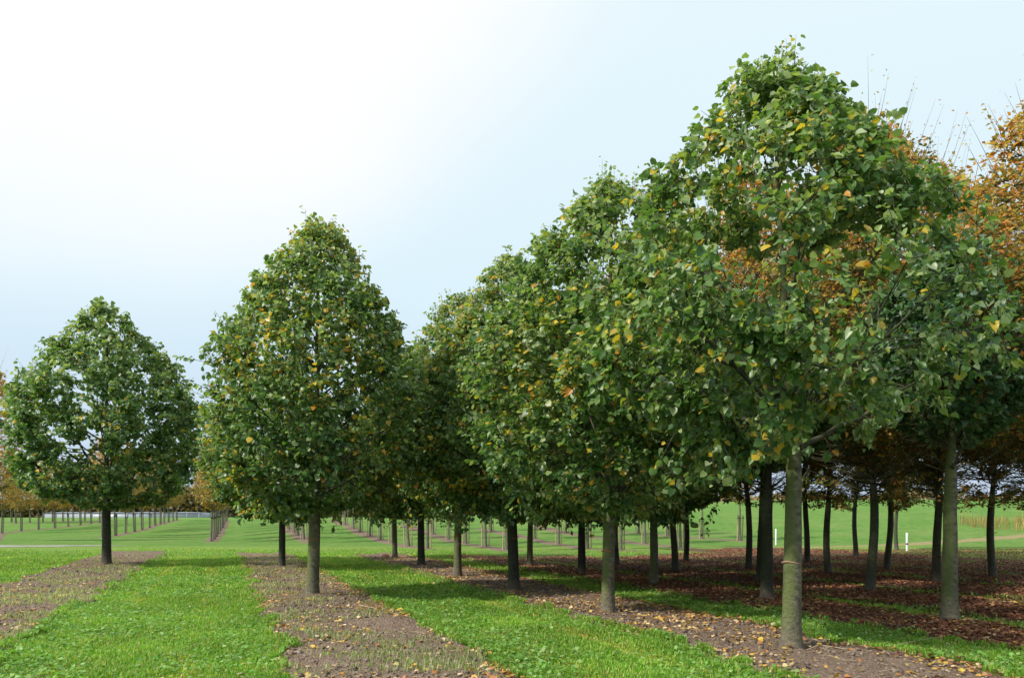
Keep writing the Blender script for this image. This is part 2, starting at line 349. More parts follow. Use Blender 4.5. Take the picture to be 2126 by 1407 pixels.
def moundfn(X, Y):
    p = at(800, 1300)
    d = np.hypot((X-p[0])/1.5, Y-p[1]); z = .09*np.exp(-(d/.30)**2)*(.6+.8*fbm(X*9, Y*9, 4, 3))
    for (bu, bY) in ((1.83, 16.2), (1.87, 25.9)):
        z = z+.05*np.exp(-(np.hypot(X-(bu-RD*bY), Y-bY)/.55)**2)
    return z
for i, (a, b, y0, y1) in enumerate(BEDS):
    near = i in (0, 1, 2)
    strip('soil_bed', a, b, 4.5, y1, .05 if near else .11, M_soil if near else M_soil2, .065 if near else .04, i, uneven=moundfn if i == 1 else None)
path = strip('path', -3.2, 3.2, 0, 1, .5, M_soil, .01) if False else None
# worn grey patch of track at the far left of the headland
pc = at(30, 1133); V = []; Fq = []
nr, na = 8, 40
for r_ in range(nr):
    for a_ in range(na):
        t = a_*2*pi/na; rr = (r_/(nr-1))*(1+.25*sin(3*t)+.15*sin(7*t+1)); x = pc[0]+5.2*rr*cos(t); y = pc[1]+1.5*rr*sin(t)
        V.append((x, y, float(terrain(x, y))+.012))
for r_ in range(nr-1):
    for a_ in range(na):
        b_ = (a_+1) % na; Fq.append((r_*na+a_, (r_+1)*na+a_, (r_+1)*na+b_, r_*na+b_))
M_track = simple_mat('gravel_track', (.27, .25, .22), .9, .35, 1.5, .3)
tag(mesh_np('path', V, [np.array(Fq)], M_track), kind='structure')

# ------------------------------------------------------------------ growing a tree
def grow(seed, H, prof, z0, tr, nlimb=26, ntwig=1000, lpt=13, lsize=.115, style='lime', hole=.42, nshoot=26, nsec=130, low=None, sparse=None, bare=0, bend=0, tmpl=LEAF_BIG, autumn=.08, crown_off=(0, 0), twig_r=.0045):
    """returns Tubes for trunk, Tubes for limbs, leaf arrays"""
    rg = np.random.default_rng(seed)
    pz, pr = np.array(prof).T
    ph = rg.uniform(0, 6, 6)
    def R(z, az):
        return np.interp(z, pz, pr)*1.03*(1+.03*np.sin(2*az+ph[0]+z*.9)+.05*np.sin(5*az+ph[1]-z*2.1)+.05*np.sin(9*az+ph[2]+z*4))
    zt = np.linspace(0, H*.92, 26); wob = np.cumsum(rg.normal(0, .012, (26, 2)), 0)*np.clip(zt/H*2, 0, 1)[:, None]
    wob += bend*np.column_stack([np.sin(zt*1.5+ph[4])-np.sin(ph[4]), np.cos(zt*1.2+ph[5])-np.cos(ph[5])])
    wob += np.outer(np.clip((zt-z0)/(H-z0), 0, 1), crown_off)
    TP = np.column_stack([wob, zt]); TP[0, 2] = -.12
    TR = tr*(1-.82*(zt/(H*.92))**1.1); TR *= 1+.30*np.exp(-zt/.16)+.04*np.sin(zt*5+ph[3])
    TR = np.where(zt > z0, TR*(1-.30*np.clip((zt-z0)/.8, 0, 1)), TR)
    trunk = Tubes(); zz = np.concatenate([np.linspace(-.12, .5, 9), np.linspace(.6, H*.92, 30)])
    P = np.column_stack([np.interp(zz, TP[:, 2], TP[:, 0]), np.interp(zz, TP[:, 2], TP[:, 1]), zz])
    rr = np.interp(np.clip(zz, 0, None), zt, tr*(1-.82*(zt/(H*.92))**1.1)*np.where(zt > z0, 1-.30*np.clip((zt-z0)/.8, 0, 1), 1))
    rr *= 1+.45*np.exp(-np.clip(zz, 0, None)/.12)+rg.normal(0, .012, len(zz))
    trunk.add(P, rr, 14)
    limbs = Tubes(); nodes = []; nrad = []
    def tp(z): return np.array([np.interp(z, TP[:, 2], TP[:, 0]), np.interp(z, TP[:, 2], TP[:, 1]), z])
    for i in range(nlimb):
        f = (i+.5)/nlimb; zb = z0+(H*.80-z0)*f**(1.15 if style == 'lime' else 1.5); az = i*2.399+rg.normal(0, .3)
        if style == 'lime': el = radians(30+38*f+rg.normal(0, 5))
        else: el = radians(28+36*f+rg.normal(0, 9))
        r = .5
        for _ in range(6): r = R(min(zb+r*tan(el), pz[-1]), az)*rg.uniform(.80, .95)
        while r > .2 and min(zb+r*tan(el), H) > zb and R(min(zb+r*tan(el), pz[-1]), az)*.95 < r: r *= .92
        r = max(r, .18); ze = min(zb+r*tan(el), H*.97)
        s = tp(zb); e_ = s+np.array([r*cos(az), r*sin(az), ze-zb])
        m = s+(e_-s)*.5+np.array([0, 0, -.10*r if style == 'lime' else -.16*r])+rg.normal(0, .07, 3)
        t = np.linspace(0, 1, 11)[:, None]; Q = (1-t)**2*s+2*t*(1-t)*m+t*t*e_
        Q[1:-1] += rg.normal(0, .018 if style == 'lime' else .035, (9, 3))
        r0 = np.interp(zb, zt, TR)*rg.uniform(.36, .5)
        rad = r0*(1-.85*t[:, 0])
        limbs.add(Q, rad, 7); nodes.append(Q[2:]); nrad.append(rad[2:])
    nodes.append(P[zz > z0+.3*(H-z0)]); nrad.append(rr[zz > z0+.3*(H-z0)]*.5)
    ND = np.concatenate(nodes); NR = np.concatenate(nrad)
    hv = rg.uniform(0, 50, 3)
    def pts(n, lo, pw, thr):
        out_ = []
        wz = np.interp(np.linspace(pz[0], pz[-1], 60), pz, pr)+.15; cdf = np.cumsum(wz)/wz.sum(); zg = np.linspace(pz[0], pz[-1], 60)
        skip = 0
        while len(out_)+skip < n:
            z = np.interp(rg.random(), cdf, zg); az = rg.uniform(-pi, pi); s = lo+(1-lo)*rg.random()**pw
            if rg.random() < .14: s *= rg.uniform(1.03, 1.16)
            r = R(z, az)*s; c = tp(min(z, H*.9)); p = np.array([c[0]+r*cos(az), c[1]+r*sin(az), z])
            g = fbm(np.array([p[0]*1.5+hv[0]+p[2]*.7]), np.array([p[1]*1.5+hv[1]-p[2]*1.3]), seed, 2)[0]
            if g < thr and rg.random() < .93: continue
            g2 = fbm(np.array([p[0]*3.7+p[2]*1.9+hv[1]]), np.array([p[1]*3.7-p[2]*3.1+hv[0]]), seed+9, 2)[0]
            if g2 < .40 and rg.random() < .8: continue
            if sparse is not None:
                if any(abs((az-q[0]+pi) % (2*pi)-pi) < q[1] and q[2] < z < q[3] and rg.random() < q[4] for q in sparse):
                    skip += 1; continue
            out_.append(p)
        return np.array(out_)
    S = pts(nsec, .35, .7, hole*.9)
    newn = []; newr = []
    if bare:                                             # leafless forks and twigs under the crown
        q = rg.random(bare); az = rg.uniform(-pi, pi, bare); rr_ = .4+1.9*q
        S = np.vstack([S, np.column_stack([rr_*np.cos(az), rr_*np.sin(az), z0+.25+q*1.0+rg.uniform(0, .9, bare)])])
    for p in S[np.argsort(np.hypot(S[:, 0], S[:, 1]))]:
        d = np.linalg.norm(ND-p, axis=1)+np.where(ND[:, 2] > p[2]-.12, 1.2, 0); j = np.argmin(d); a = ND[j]; dist = np.linalg.norm(p-a)
        if dist > 1.7: continue
        m = a+(p-a)*.5+np.array([0, 0, -.08*dist])+rg.normal(0, .05, 3); t = np.linspace(0, 1, 6)[:, None]
        Q = (1-t)**2*a+2*t*(1-t)*m+t*t*p; r0 = min(NR[j]*.7, .016)+.002; rad = r0*(1-.7*t[:, 0])
        limbs.add(Q, rad, 5); newn.append(Q[1:]); newr.append(rad[1:])
    ND = np.concatenate([ND]+newn); NR = np.concatenate([NR]+newr)
    T = pts(ntwig, .58 if style == 'lime' else .3, .62, hole)
    if low is not None:                                  # a few long low sprays hanging under the crown
        for (az, r, z) in low:
            for k in range(14):
                q = rg.uniform(.3, 1)
                T = np.vstack([T, [r*q*cos(az+rg.normal(0, .12)), r*q*sin(az+rg.normal(0, .12)), z+(1-q)*.35+rg.normal(0, .10)]])
    LP, LA, LN, LS, LC = [], [], [], [], []
    up = np.array([0, 0, 1.])
    def put(Q, n, size, tint):
        t = rg.uniform(.25, 1.0, n); t[0] = 1
        idx = t*(len(Q)-1); i0 = np.clip(idx.astype(int), 0, len(Q)-2); fr = (idx-i0)[:, None]
        B = Q[i0]*(1-fr)+Q[i0+1]*fr; D = nrm(Q[i0+1]-Q[i0])
        side = nrm(rg.normal(0, 1, (n, 3))*[1, 1, .4]); outw = nrm(np.column_stack([B[:, 0], B[:, 1], np.zeros(n)]))
        if style == 'lime': A = nrm(side*.75+D*.45+outw*.35-up*rg.uniform(.1, 1.0, (n, 1)))
        else: A = nrm(side*.9+D*.5-up*rg.uniform(-.1, .5, (n, 1)))
        Nn = nrm(up*rg.uniform(.25, 1.0, (n, 1))+outw*rg.uniform(0, .9, (n, 1))+rg.normal(0, .38, (n, 3)))
        LP.append(B+side*.04+A*.02); LA.append(A); LN.append(Nn); LS.append(size*rg.uniform(.45, 1.25, n)); LC.append(np.column_stack([np.full(n, tint), rg.random(n)]))
    for p in T:
        d = np.linalg.norm(ND-p, axis=1)+np.where(ND[:, 2] > p[2]-.05, .5, 0); j = np.argmin(d); a = ND[j]
        v = p-a; dist = np.linalg.norm(v)
        if dist > 1.1: a = p-v/dist*.7; continue
        if dist < .35: p = a+v/(dist+1e-6)*.35
        m = (a+p)/2+np.array([0, 0, -.05])+rg.normal(0, .03, 3); t = np.linspace(0, 1, 5)[:, None]
        Q = (1-t)**2*a+2*t*(1-t)*m+t*t*p
        limbs.add(Q, np.linspace(twig_r*1.5, twig_r*.5, 5), 3, cap=False)
        g = fbm(np.array([p[0]*1.1+hv[2]]), np.array([p[1]*1.1+p[2]*1.4]), seed+3, 2)[0]
        put(Q, int(rg.integers(max(2, lpt-4), lpt+5)), lsize, g+rg.normal(0, .08))
    for k in range(nshoot):                              # upright shoots that break the outline near the top
        az = rg.uniform(-pi, pi); z = H*rg.uniform(.72, .96) if style == 'lime' else H*rg.uniform(.7, .98)
        r = np.interp(z, pz, pr)*rg.uniform(.3, .95); c = tp(min(z, H*.9)); a = np.array([c[0]+r*cos(az), c[1]+r*sin(az), z-.15])
        ln = rg.uniform(.3, .62) if style == 'lime' else rg.uniform(.6, 1.5)
        b = a+np.array([cos(az)*.12*(1 if style == 'lime' else 3)*ln, sin(az)*.12*(1 if style == 'lime' else 3)*ln, ln]); m = (a+b)/2+rg.normal(0, .02, 3)
        t = np.linspace(0, 1, 6)[:, None]; Q = (1-t)**2*a+2*t*(1-t)*m+t*t*b
        limbs.add(Q, np.linspace(twig_r*1.3, .0012, 6), 3, cap=False)
        put(Q, int(9+ln*12) if style == 'lime' else int(rg.integers(2, 7)), lsize*.62, .75)
    P_ = np.concatenate(LP); A_ = np.concatenate(LA); N_ = np.concatenate(LN); S_ = np.concatenate(LS); C_ = np.concatenate(LC)
    V, Fq, k = leaves(P_, A_, N_, S_, rg, tmpl)
    return trunk, limbs, (V, Fq, k, P_, C_, rg)

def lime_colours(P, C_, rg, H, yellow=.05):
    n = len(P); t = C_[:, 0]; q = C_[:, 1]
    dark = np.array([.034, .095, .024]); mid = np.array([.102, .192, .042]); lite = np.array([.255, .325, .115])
    a = np.clip(rg.normal(.45, .28, n)+(P[:, 2]/H-.55)*.5, 0, 1)[:, None]  # leaves lighten with height, shadow and highlight put into their colour
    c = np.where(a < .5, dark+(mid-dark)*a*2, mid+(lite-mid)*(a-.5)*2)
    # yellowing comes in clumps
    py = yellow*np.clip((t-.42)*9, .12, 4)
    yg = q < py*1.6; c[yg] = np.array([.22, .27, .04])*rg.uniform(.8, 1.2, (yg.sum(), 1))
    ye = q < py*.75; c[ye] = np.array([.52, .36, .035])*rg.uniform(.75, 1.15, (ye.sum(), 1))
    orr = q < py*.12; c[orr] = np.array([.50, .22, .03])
    pale = (q > .95-.22*np.clip(P[:, 2]/H, 0, 1)**3); c[pale] = np.array([.30, .36, .20])*rg.uniform(.8, 1.2, (pale.sum(), 1))  # painted sheen: pale leaves more frequent towards the top
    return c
def autumn_colours(P, C_, rg, H, orange=.5, base='olive'):
    n = len(P); q = C_[:, 1]; t = np.clip((C_[:, 0]-.5)*1.3+orange+(P[:, 2]/H-.6)*.9, 0, 1)
    pal = np.array([(.085, .12, .035), (.20, .18, .05), (.44, .28, .07), (.52, .23, .06), (.34, .14, .05), (.48, .38, .10)])
    w_ = np.column_stack([1-t, .5+0*t, t*.9, t*.9, t*.35, t*.5]); w_ /= w_.sum(1, keepdims=True); cs = np.cumsum(w_, 1)
    idx = (q[:, None] > cs).sum(1).clip(0, 5)
    return pal[idx]*rg.uniform(.75, 1.25, (n, 1))

def make_tree(kind, loc, label, group, cat='tree', colour=None, mats=None, rz=0, scale=1, lean=(0, 0), tape=None, **kw):
    trunk, limbs, (V, Fq, k, P_, C_, rg) = grow(**kw)
    root = empty(kind, loc, label, cat, group, rz, scale, lean)
    trunk.build('trunk', mats[0], root); limbs.build('limbs', mats[1], root)
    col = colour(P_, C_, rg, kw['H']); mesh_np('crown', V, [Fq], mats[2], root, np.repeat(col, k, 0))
    if tape: add_tape(root, kw['tr'], tape)
    return root
def add_tape(root, tr, tape):
    z, m, name = tape; t = Tubes(); r = tr*(1-.82*(z/7)**1.1)+.006
    th = np.linspace(0, 2*pi, 25); P = np.column_stack([r*np.cos(th), r*np.sin(th), z+.012*np.sin(th*2)])
    t.add(P, np.full(25, .0055), 5, cap=False); t.build('twine', m, root)

# ------------------------------------------------------------------ lime trees
G_A = 'lime trees in the tree rows'
LM = (M_bark, M_limb, M_lime)
P_A0 = [(2.35, .4), (2.6, 1.3), (2.95, 2.0), (3.4, 2.4), (4.2, 2.38), (4.9, 1.95), (5.45, 1.5), (5.95, 1.12), (6.4, .75), (6.7, .42), (6.9, .1)]
P_B1 = [(1.8, .5), (2.1, 1.45), (2.5, 1.9), (3.2, 2.15), (4.0, 2.1), (5.0, 1.85), (5.9, 1.35), (6.7, .88), (7.2, .5), (7.5, .1)]
P_C = [(2.0, .8), (2.3, 1.9), (2.9, 2.6), (3.7, 3.0), (4.6, 3.1), (5.6, 3.0), (6.5, 2.4), (7.3, 1.75), (8.0, 1.0), (8.5, .5), (8.85, .15)]
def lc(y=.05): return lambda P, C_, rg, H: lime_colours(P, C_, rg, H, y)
def B(px, py): p = at(px, py); return p
A0 = make_tree('lime_tree', B(1643, 1352), 'tallest, nearest green lime tree on a pale mossy trunk with pink twine', G_A, colour=lc(.045), mats=LM, seed=11, H=7.1, prof=P_A0, z0=2.35, tr=.118, bare=50,
     nlimb=28, ntwig=2300, lpt=15, lsize=.082, hole=.47, nshoot=70, crown_off=(-.30, 0), sparse=[(-.2, 1.35, 2.0, 5.0, .85), (-2.0, .9, 3.7, 5.3, .45), (1.25, .9, 3.2, 5.3, .6), (-1.6, .8, 2.3, 3.0, .5)], tape=(1.07, M_pink, 'twine'),
     low=[(pi*.98, 1.9, 1.95), (pi*1.12, 2.0, 2.1), (pi*.9, 1.6, 2.0), (pi*1.2, 1.6, 1.95), (-2.1, 1.5, 2.3), (-1.9, 1.7, 2.5), (-1.1, 1.4, 2.75), (-1.45, 1.9, 2.9)])
B1 = make_tree('lime_tree', B(648, 1242), 'yellowing green lime tree nearest on the bare bed left of centre', G_A, colour=lc(.085), mats=LM, seed=8, H=7.5, prof=P_B1, z0=2.0, tr=.128,
     nlimb=30, ntwig=2600, lpt=14, lsize=.086, hole=.30, nshoot=60, lean=(.03, 0), tape=(1.19, M_red, 'twine'), low=[(pi, 1.5, 1.75), (-.2, 1.3, 1.7), (1.6, 1.5, 1.5), (-1.7, 1.2, 1.7), (2.4, 1.6, 1.55), (.7, 1.6, 1.6), (-2.5, 1.5, 1.65)])
CT = make_tree('lime_tree', B(221, 1174), 'leftmost big lime tree, rounded dark green crown, dark trunk on the left soil bed', G_A, colour=lc(.03), mats=LM, seed=23, H=8.85, prof=P_C, z0=2.4, tr=.155,
     nlimb=30, ntwig=2300, lpt=14, lsize=.12, hole=.40, nshoot=45, twig_r=.006, low=[(.1, 2.3, 2.2), (-2.8, 1.8, 2.25)])
P_A1 = [(1.85, .5), (2.15, 1.5), (2.6, 2.1), (3.3, 2.35), (4.2, 2.35), (5.1, 2.05), (5.9, 1.55), (6.6, 1.0), (7.1, .6), (7.5, .12)]
A1 = make_tree('lime_tree', B(1262, 1275), 'second lime tree of the long row right of centre, on a mossy trunk', G_A, colour=lc(.055), mats=LM, seed=31, H=7.55, prof=P_A1, z0=2.05, tr=.112,
     nlimb=27, ntwig=2500, lpt=14, lsize=.086, hole=.32, nshoot=60, scale=(1, 1, .96), tape=(1.1, M_red, 'twine'), low=[(-1.6, 1.4, 1.8), (pi, 1.5, 1.75), (.3, 1.6, 1.65), (1.8, 1.5, 1.6), (-2.6, 1.7, 1.9)])
A2 = copy_tree(B1, B(1067, 1226), 'third lime tree of the long row right of centre, dark leaning trunk', rz=2.1, scale=.98, lean=(.02, 0))
copy_tree(A1, B(950, 1198), 'fourth lime tree of the long row right of centre, its crown meeting the third', rz=1.3, scale=(.98, .98, 1.02))
copy_tree(B1, B(875, 1175), 'fifth lime tree of the long row right of centre, short dark trunk', rz=4.0, scale=.97, lean=(.03, 0))
copy_tree(A1, B(820, 1160), 'farthest lime tree of the long row right of centre, beside the round stone', rz=3.3, scale=.95)
copy_tree(A1, B(585, 1180), 'smaller lime tree just behind and left of the one on the central soil bed', rz=5.2, scale=(1.0, 1.0, .88), lean=(.05, 0))
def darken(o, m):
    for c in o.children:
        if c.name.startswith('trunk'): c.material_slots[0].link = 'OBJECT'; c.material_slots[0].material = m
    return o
M_dark = bark_mat('dark_bark', base=(.035, .032, .022), dark=(.012, .011, .008), moss=(.035, .05, .014), mossamt=.6)  # darker bark tone for chosen trunks
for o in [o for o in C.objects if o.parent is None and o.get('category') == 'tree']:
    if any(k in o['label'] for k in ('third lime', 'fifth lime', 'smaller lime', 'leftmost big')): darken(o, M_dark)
# second row of limes, in deeper shade
P_D = [(2.8, .3), (3.2, .9), (3.7, 1.15), (4.2, 1.2), (4.8, 1.0), (5.3, .75), (5.8, .4), (6.1, .1)]
D0 = make_tree('lime_tree', B(1972, 1292), 'shade-tinted dark green lime tree on a thick straight olive trunk near the right edge', G_A, colour=lambda P, C_, rg, H: lime_colours(P, C_, rg, H, .02)*np.array([.48, .62, .8]), mats=LM, seed=67, H=6.2, prof=P_D, z0=2.15, tr=.125,  # leaf colours darkened and cooled to stand in for backlit shade
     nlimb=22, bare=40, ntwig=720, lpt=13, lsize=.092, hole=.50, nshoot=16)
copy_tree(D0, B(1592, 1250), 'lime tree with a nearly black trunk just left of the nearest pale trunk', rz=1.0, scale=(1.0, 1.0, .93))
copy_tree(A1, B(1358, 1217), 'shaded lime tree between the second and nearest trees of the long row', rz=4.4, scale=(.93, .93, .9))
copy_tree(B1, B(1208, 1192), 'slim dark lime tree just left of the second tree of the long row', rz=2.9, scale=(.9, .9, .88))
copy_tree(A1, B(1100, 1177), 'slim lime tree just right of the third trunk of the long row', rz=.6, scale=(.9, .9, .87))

# ------------------------------------------------------------------ autumn-coloured trees of the shaded block
G_H = 'autumn coloured trees in the shaded block'
HM = (M_bark2, M_bark2, M_orange)
P_H = [(2.7, .1), (3.3, .7), (3.8, 1.6), (4.4, 2.3), (5.5, 2.5), (7.0, 2.3), (8.4, 1.75), (9.5, 1.1), (10.3, .5)]
def ac(o_): return lambda P, C_, rg, H: autumn_colours(P, C_, rg, H, o_)
H0 = make_tree('hornbeam_tree', B(1805, 1230), 'hornbeam with a bent green trunk forking into dark limbs, between the two nearest pale trunks', G_H, colour=ac(.45), mats=HM, seed=41, H=10.5, prof=P_H, z0=1.95, tr=.10,
     nlimb=20, ntwig=2700, lpt=11, lsize=.112, style='horn', hole=.42, nshoot=34, nsec=190, bare=170, bend=.06, tmpl=LEAF_OVAL, twig_r=.005, low=[(-1.4, 1.5, 2.0), (.4, 1.7, 2.3), (2.9, 1.6, 2.2)])
H1 = make_tree('hornbeam_tree', B(1945, 1212), 'hornbeam with orange twine round a black trunk, left of the thick right edge lime', G_H, colour=ac(.62), mats=HM, seed=43, H=10.5, prof=P_H, z0=1.9, tr=.10,
     nlimb=20, ntwig=2700, lpt=11, lsize=.112, style='horn', hole=.42, nshoot=40, nsec=190, bare=170, bend=.06, tmpl=LEAF_OVAL, twig_r=.005, low=[(-.9, 1.4, 2.1), (1.9, 1.7, 2.3)], tape=(1.27, M_yel, 'twine'))
hb = [(1578, 1210, 'hornbeam on a thin black trunk forking low, beside the black lime trunk', H1, 0), (1402, 1190, 'hornbeam on a thin straight green trunk right of the slim shaded lime', H0, 0),
      (1281, 1175, 'hornbeam on a pale green trunk just behind the second tree of the long row', H0, 0), (1720, 1193, 'hornbeam with orange twine and a wavy trunk right of the nearest pale trunk', H1, 0),
      (1553, 1183, 'hornbeam on a green trunk left of the pair of black trunks', H0, 0), (1423, 1168, 'hornbeam with orange twine on a thin dark trunk, right one of a close pair', H1, 0),
      (2062, 1201, 'hornbeam at the far right on a slim leaning trunk with drooping withered twigs beside it', H1, 0), (1840, 1185, 'hornbeam on a straight trunk with a crooked side limb, right of the bent trunk', H0, 0),
      (1675, 1171, 'hornbeam on a thin dark trunk just right of the nearest pale trunk', H0, 0), (1778, 1156, 'thin dark hornbeam trunk standing on the far side of the shaded block', H0, 0),
      (1862, 1142, 'farthest thin hornbeam next to the striped white post', H1, 0), (1943, 1168, 'hornbeam trunk half hidden behind the black twine-marked trunk', H0, 0)]
for i, (x, y, lab, src, _) in enumerate(hb):
    copy_tree(src, B(x, y), lab, rz=1.7*i+.6, scale=1-.02*(i % 4), lean=(rng.normal(0, .015), 0))
copy_tree(H1, row(13.8, 13.4), 'tall hornbeam with bright orange top beyond the right edge, bare shoots above it', rz=.4, scale=(1.0, 1.0, .82))
copy_tree(H1, row(17.8, 15.0), 'orange hornbeam beyond the right edge, its twigs reaching in at mid height', rz=2.4, scale=(1.05, 1.05, .84))
copy_tree(H0, row(21.0, 17.8), 'olive hornbeam beyond the right edge of the block', rz=3.4, scale=1.0)
copy_tree(H0, row(24.0, 24.2), 'olive brown hornbeam at the back right of the block', rz=5.0, scale=.95)
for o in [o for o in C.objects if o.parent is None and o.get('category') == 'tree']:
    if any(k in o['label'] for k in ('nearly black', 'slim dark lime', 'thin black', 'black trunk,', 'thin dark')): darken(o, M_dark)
# withered sprays hanging below the crowns
def spray(px, py, Y, label):
    t = Tubes(); rg = np.random.default_rng(int(px)); c = np.array([(px-CX)/F*Y, Y, CAMH-(py-HZ)/F*Y]); LP = []; LA = []
    return t

# ------------------------------------------------------------------ young staked trees
def make_young(name, seed, H, zc, wid, nleaf, orange, label, group, two=False, stake_h=2.0):
    rg = np.random.default_rng(seed)
    prof = [(zc, .3), (zc+.5, wid*.8), (zc+(H-zc)*.35, wid), (zc+(H-zc)*.7, wid*.7), (H*.97, .15)]
    trunk, limbs, (V, Fq, k, P_, C_, rg2) = grow(seed=seed, H=H, prof=prof, z0=zc-.1, tr=.085, nlimb=16, ntwig=int(nleaf/4), lpt=7, lsize=.17, style='horn', hole=.35, nshoot=8, nsec=40, tmpl=LEAF_OVAL, twig_r=.007)
    root = empty(name, (0, 0, 0), label, 'tree', group)
    trunk.build('trunk', M_young, root); limbs.build('limbs', M_young, root)
    mesh_np('crown', V, [Fq], M_orange, root, np.repeat(autumn_colours(P_, C_, rg2, H, orange), k, 0))
    xs = [-.2, .2] if two else [.17]
    for x in xs:
        s = Tubes(); s.add([(x, 0, -.1), (x, 0, stake_h*.5), (x, 0, stake_h)], [.034, .034, .032] if two else [.055, .055, .05], 8)
        s.build('stake', M_stake2 if two else M_stake, root)
    t = Tubes(); x0, x1 = (xs[0], xs[-1]) if two else (-.06, xs[0]); zt_ = stake_h-.18
    loop = [(x0-.05, 0), (x0, -.10), (x1, -.10), (x1+.05, 0), (x1, .10), (x0, .10), (x0-.05, 0)]
    t.add([(a, b, zt_) for a, b in loop], [.018 if two else .035]*7, 6, cap=False)
    t.build('tie', M_tie, root)
    return root
rows = {
 'the row left of the grass aisle': [(212, 1115), (238, 1112), (260, 1107), (278, 1104), (294, 1100), (310, 1096), (321, 1091), (332, 1088), (340, 1086), (349, 1083.5), (359, 1081.5), (366, 1080)],
 'the middle row at far left': [(-14, 1122), (3, 1107), (43, 1102), (79, 1099), (113, 1096), (141, 1093), (166, 1090), (188, 1087), (206, 1085)],
 'the rearmost row at far left': [(23, 1084), (32, 1086), (61, 1085), (88, 1084), (109, 1083), (130, 1082), (151, 1081), (175, 1080.5)],
 'the row edging the central aisle': [(438, 1124), (443, 1120), (448, 1115), (453, 1109), (457, 1102), (461, 1096), (464, 1090), (467, 1085), (470, 1081)],
 'the row right of the central aisle': [(642, 1126), (631, 1120), (619, 1112), (611, 1107), (600, 1100), (592, 1092), (585, 1086), (579, 1082)],
 'the long row behind the central limes': [(887, 1139), (848, 1134), (814, 1128), (790, 1121), (768, 1113), (748, 1105), (734, 1098), (717, 1090), (705, 1085), (693, 1081)],
 'the row crossing behind the lime trunks': [(1052, 1142), (1008, 1135), (967, 1129), (931, 1120), (899, 1110), (872, 1101), (850, 1094)],
 'the scattered row on the slope': [(1289, 1142), (1219, 1140), (1160, 1130), (1110, 1119), (1065, 1110), (1020, 1103)],
 'the back row on the slope': [(1413, 1136), (1339, 1129), (1275, 1121), (1220, 1114), (1175, 1107), (1131, 1096)],
 'the topmost row on the bank': [(1536, 1122), (1457, 1118), (1386, 1112), (1326, 1107)],
}
protos = {}
ordn = ['nearest', 'second', 'third', 'fourth', 'fifth', 'sixth', 'seventh', 'eighth', 'ninth', 'tenth', 'eleventh', 'twelfth']
G_Y = 'young staked trees in rows across the field'
YP = [make_young('young_tree', 101, 9.6, 2.7, 1.75, 3200, .62, '', G_Y, stake_h=2.0), make_young('young_tree', 102, 9.0, 2.6, 1.65, 3200, .78, '', G_Y, stake_h=2.0),
      make_young('young_tree', 103, 5.6, 2.4, .95, 900, .55, '', G_Y, two=True, stake_h=1.6), make_young('young_tree', 104, 5.8, 2.5, 1.0, 900, .75, '', G_Y, two=True, stake_h=1.5)]
used = set(); ysoil = []
for ri, (rn, lst) in enumerate(rows.items()):
    for k, (x, y) in enumerate(lst):
        p = B(x, y); v = (0 if ri < 4 else 2)+int(rng.random() < .5)
        desc = ['orange young tree on one stake', 'rusty young tree on one stake', 'small olive tree on two stakes', 'small rusty tree on two stakes'][v]
        lab = desc+', '+ordn[k]+' in '+rn
        ysoil.append((ri, p))
        s = 1.3 if x < 0 else rng.uniform(.86, 1.1); z_ = rng.uniform(0, .5)
        ln_ = (rng.normal(0, .02), rng.normal(0, .02))
        if v not in used:
            used.add(v); o = YP[v]; o.location = tuple(map(float, p)); o['label'] = lab; o.rotation_euler = (0, 0, z_); o.scale = (s,)*3
        else: copy_tree(YP[v], p, lab, rz=z_, scale=s, lean=ln_)
# soil under each young row
for ri in range(len(rows)):
    pts_ = np.array([p for r, p in ysoil if r == ri]); pts_ = pts_[np.argsort(pts_[:, 1])]
    a = pts_[0]; b = pts_[-1]; d = (b-a)[:2]; d /= np.linalg.norm(d)
    yy = np.concatenate([[a[1]-1.2*d[1]], pts_[:, 1], [b[1]+4*d[1]]]); xx = np.concatenate([[a[0]-1.2*d[0]], pts_[:, 0], [b[0]+4*d[0]]])
    ys = np.arange(yy[0], yy[-1], .3); xs = np.interp(ys, yy, xx)
    nu = 7; su = np.linspace(-1, 1, nu)[None]; wd = .65+(fbm(ys*.6, ys*0+ri, 31, 3)[:, None]-.5)*.8
    X = xs[:, None]+su*wd; Y = ys[:, None]+0*X; en = np.clip(np.minimum(ys-ys[0], ys[-1]-ys)/.9, 0, 1)[:, None]; Z = terrain(X, Y)+np.where((np.abs(su) > .99) | (en < .3), -.05, .012+.03*fbm(X*4, Y*4, 8, 3)*en)
    k = (np.arange(len(ys)-1)[:, None]*nu+np.arange(nu-1)[None]).ravel()
    tag(mesh_np('soil_strip', np.stack([X.ravel(), Y.ravel(), Z.ravel()], 1), [np.stack([k, k+1, k+nu+1, k+nu], 1)], M_soil, None, None, True), kind='structure')

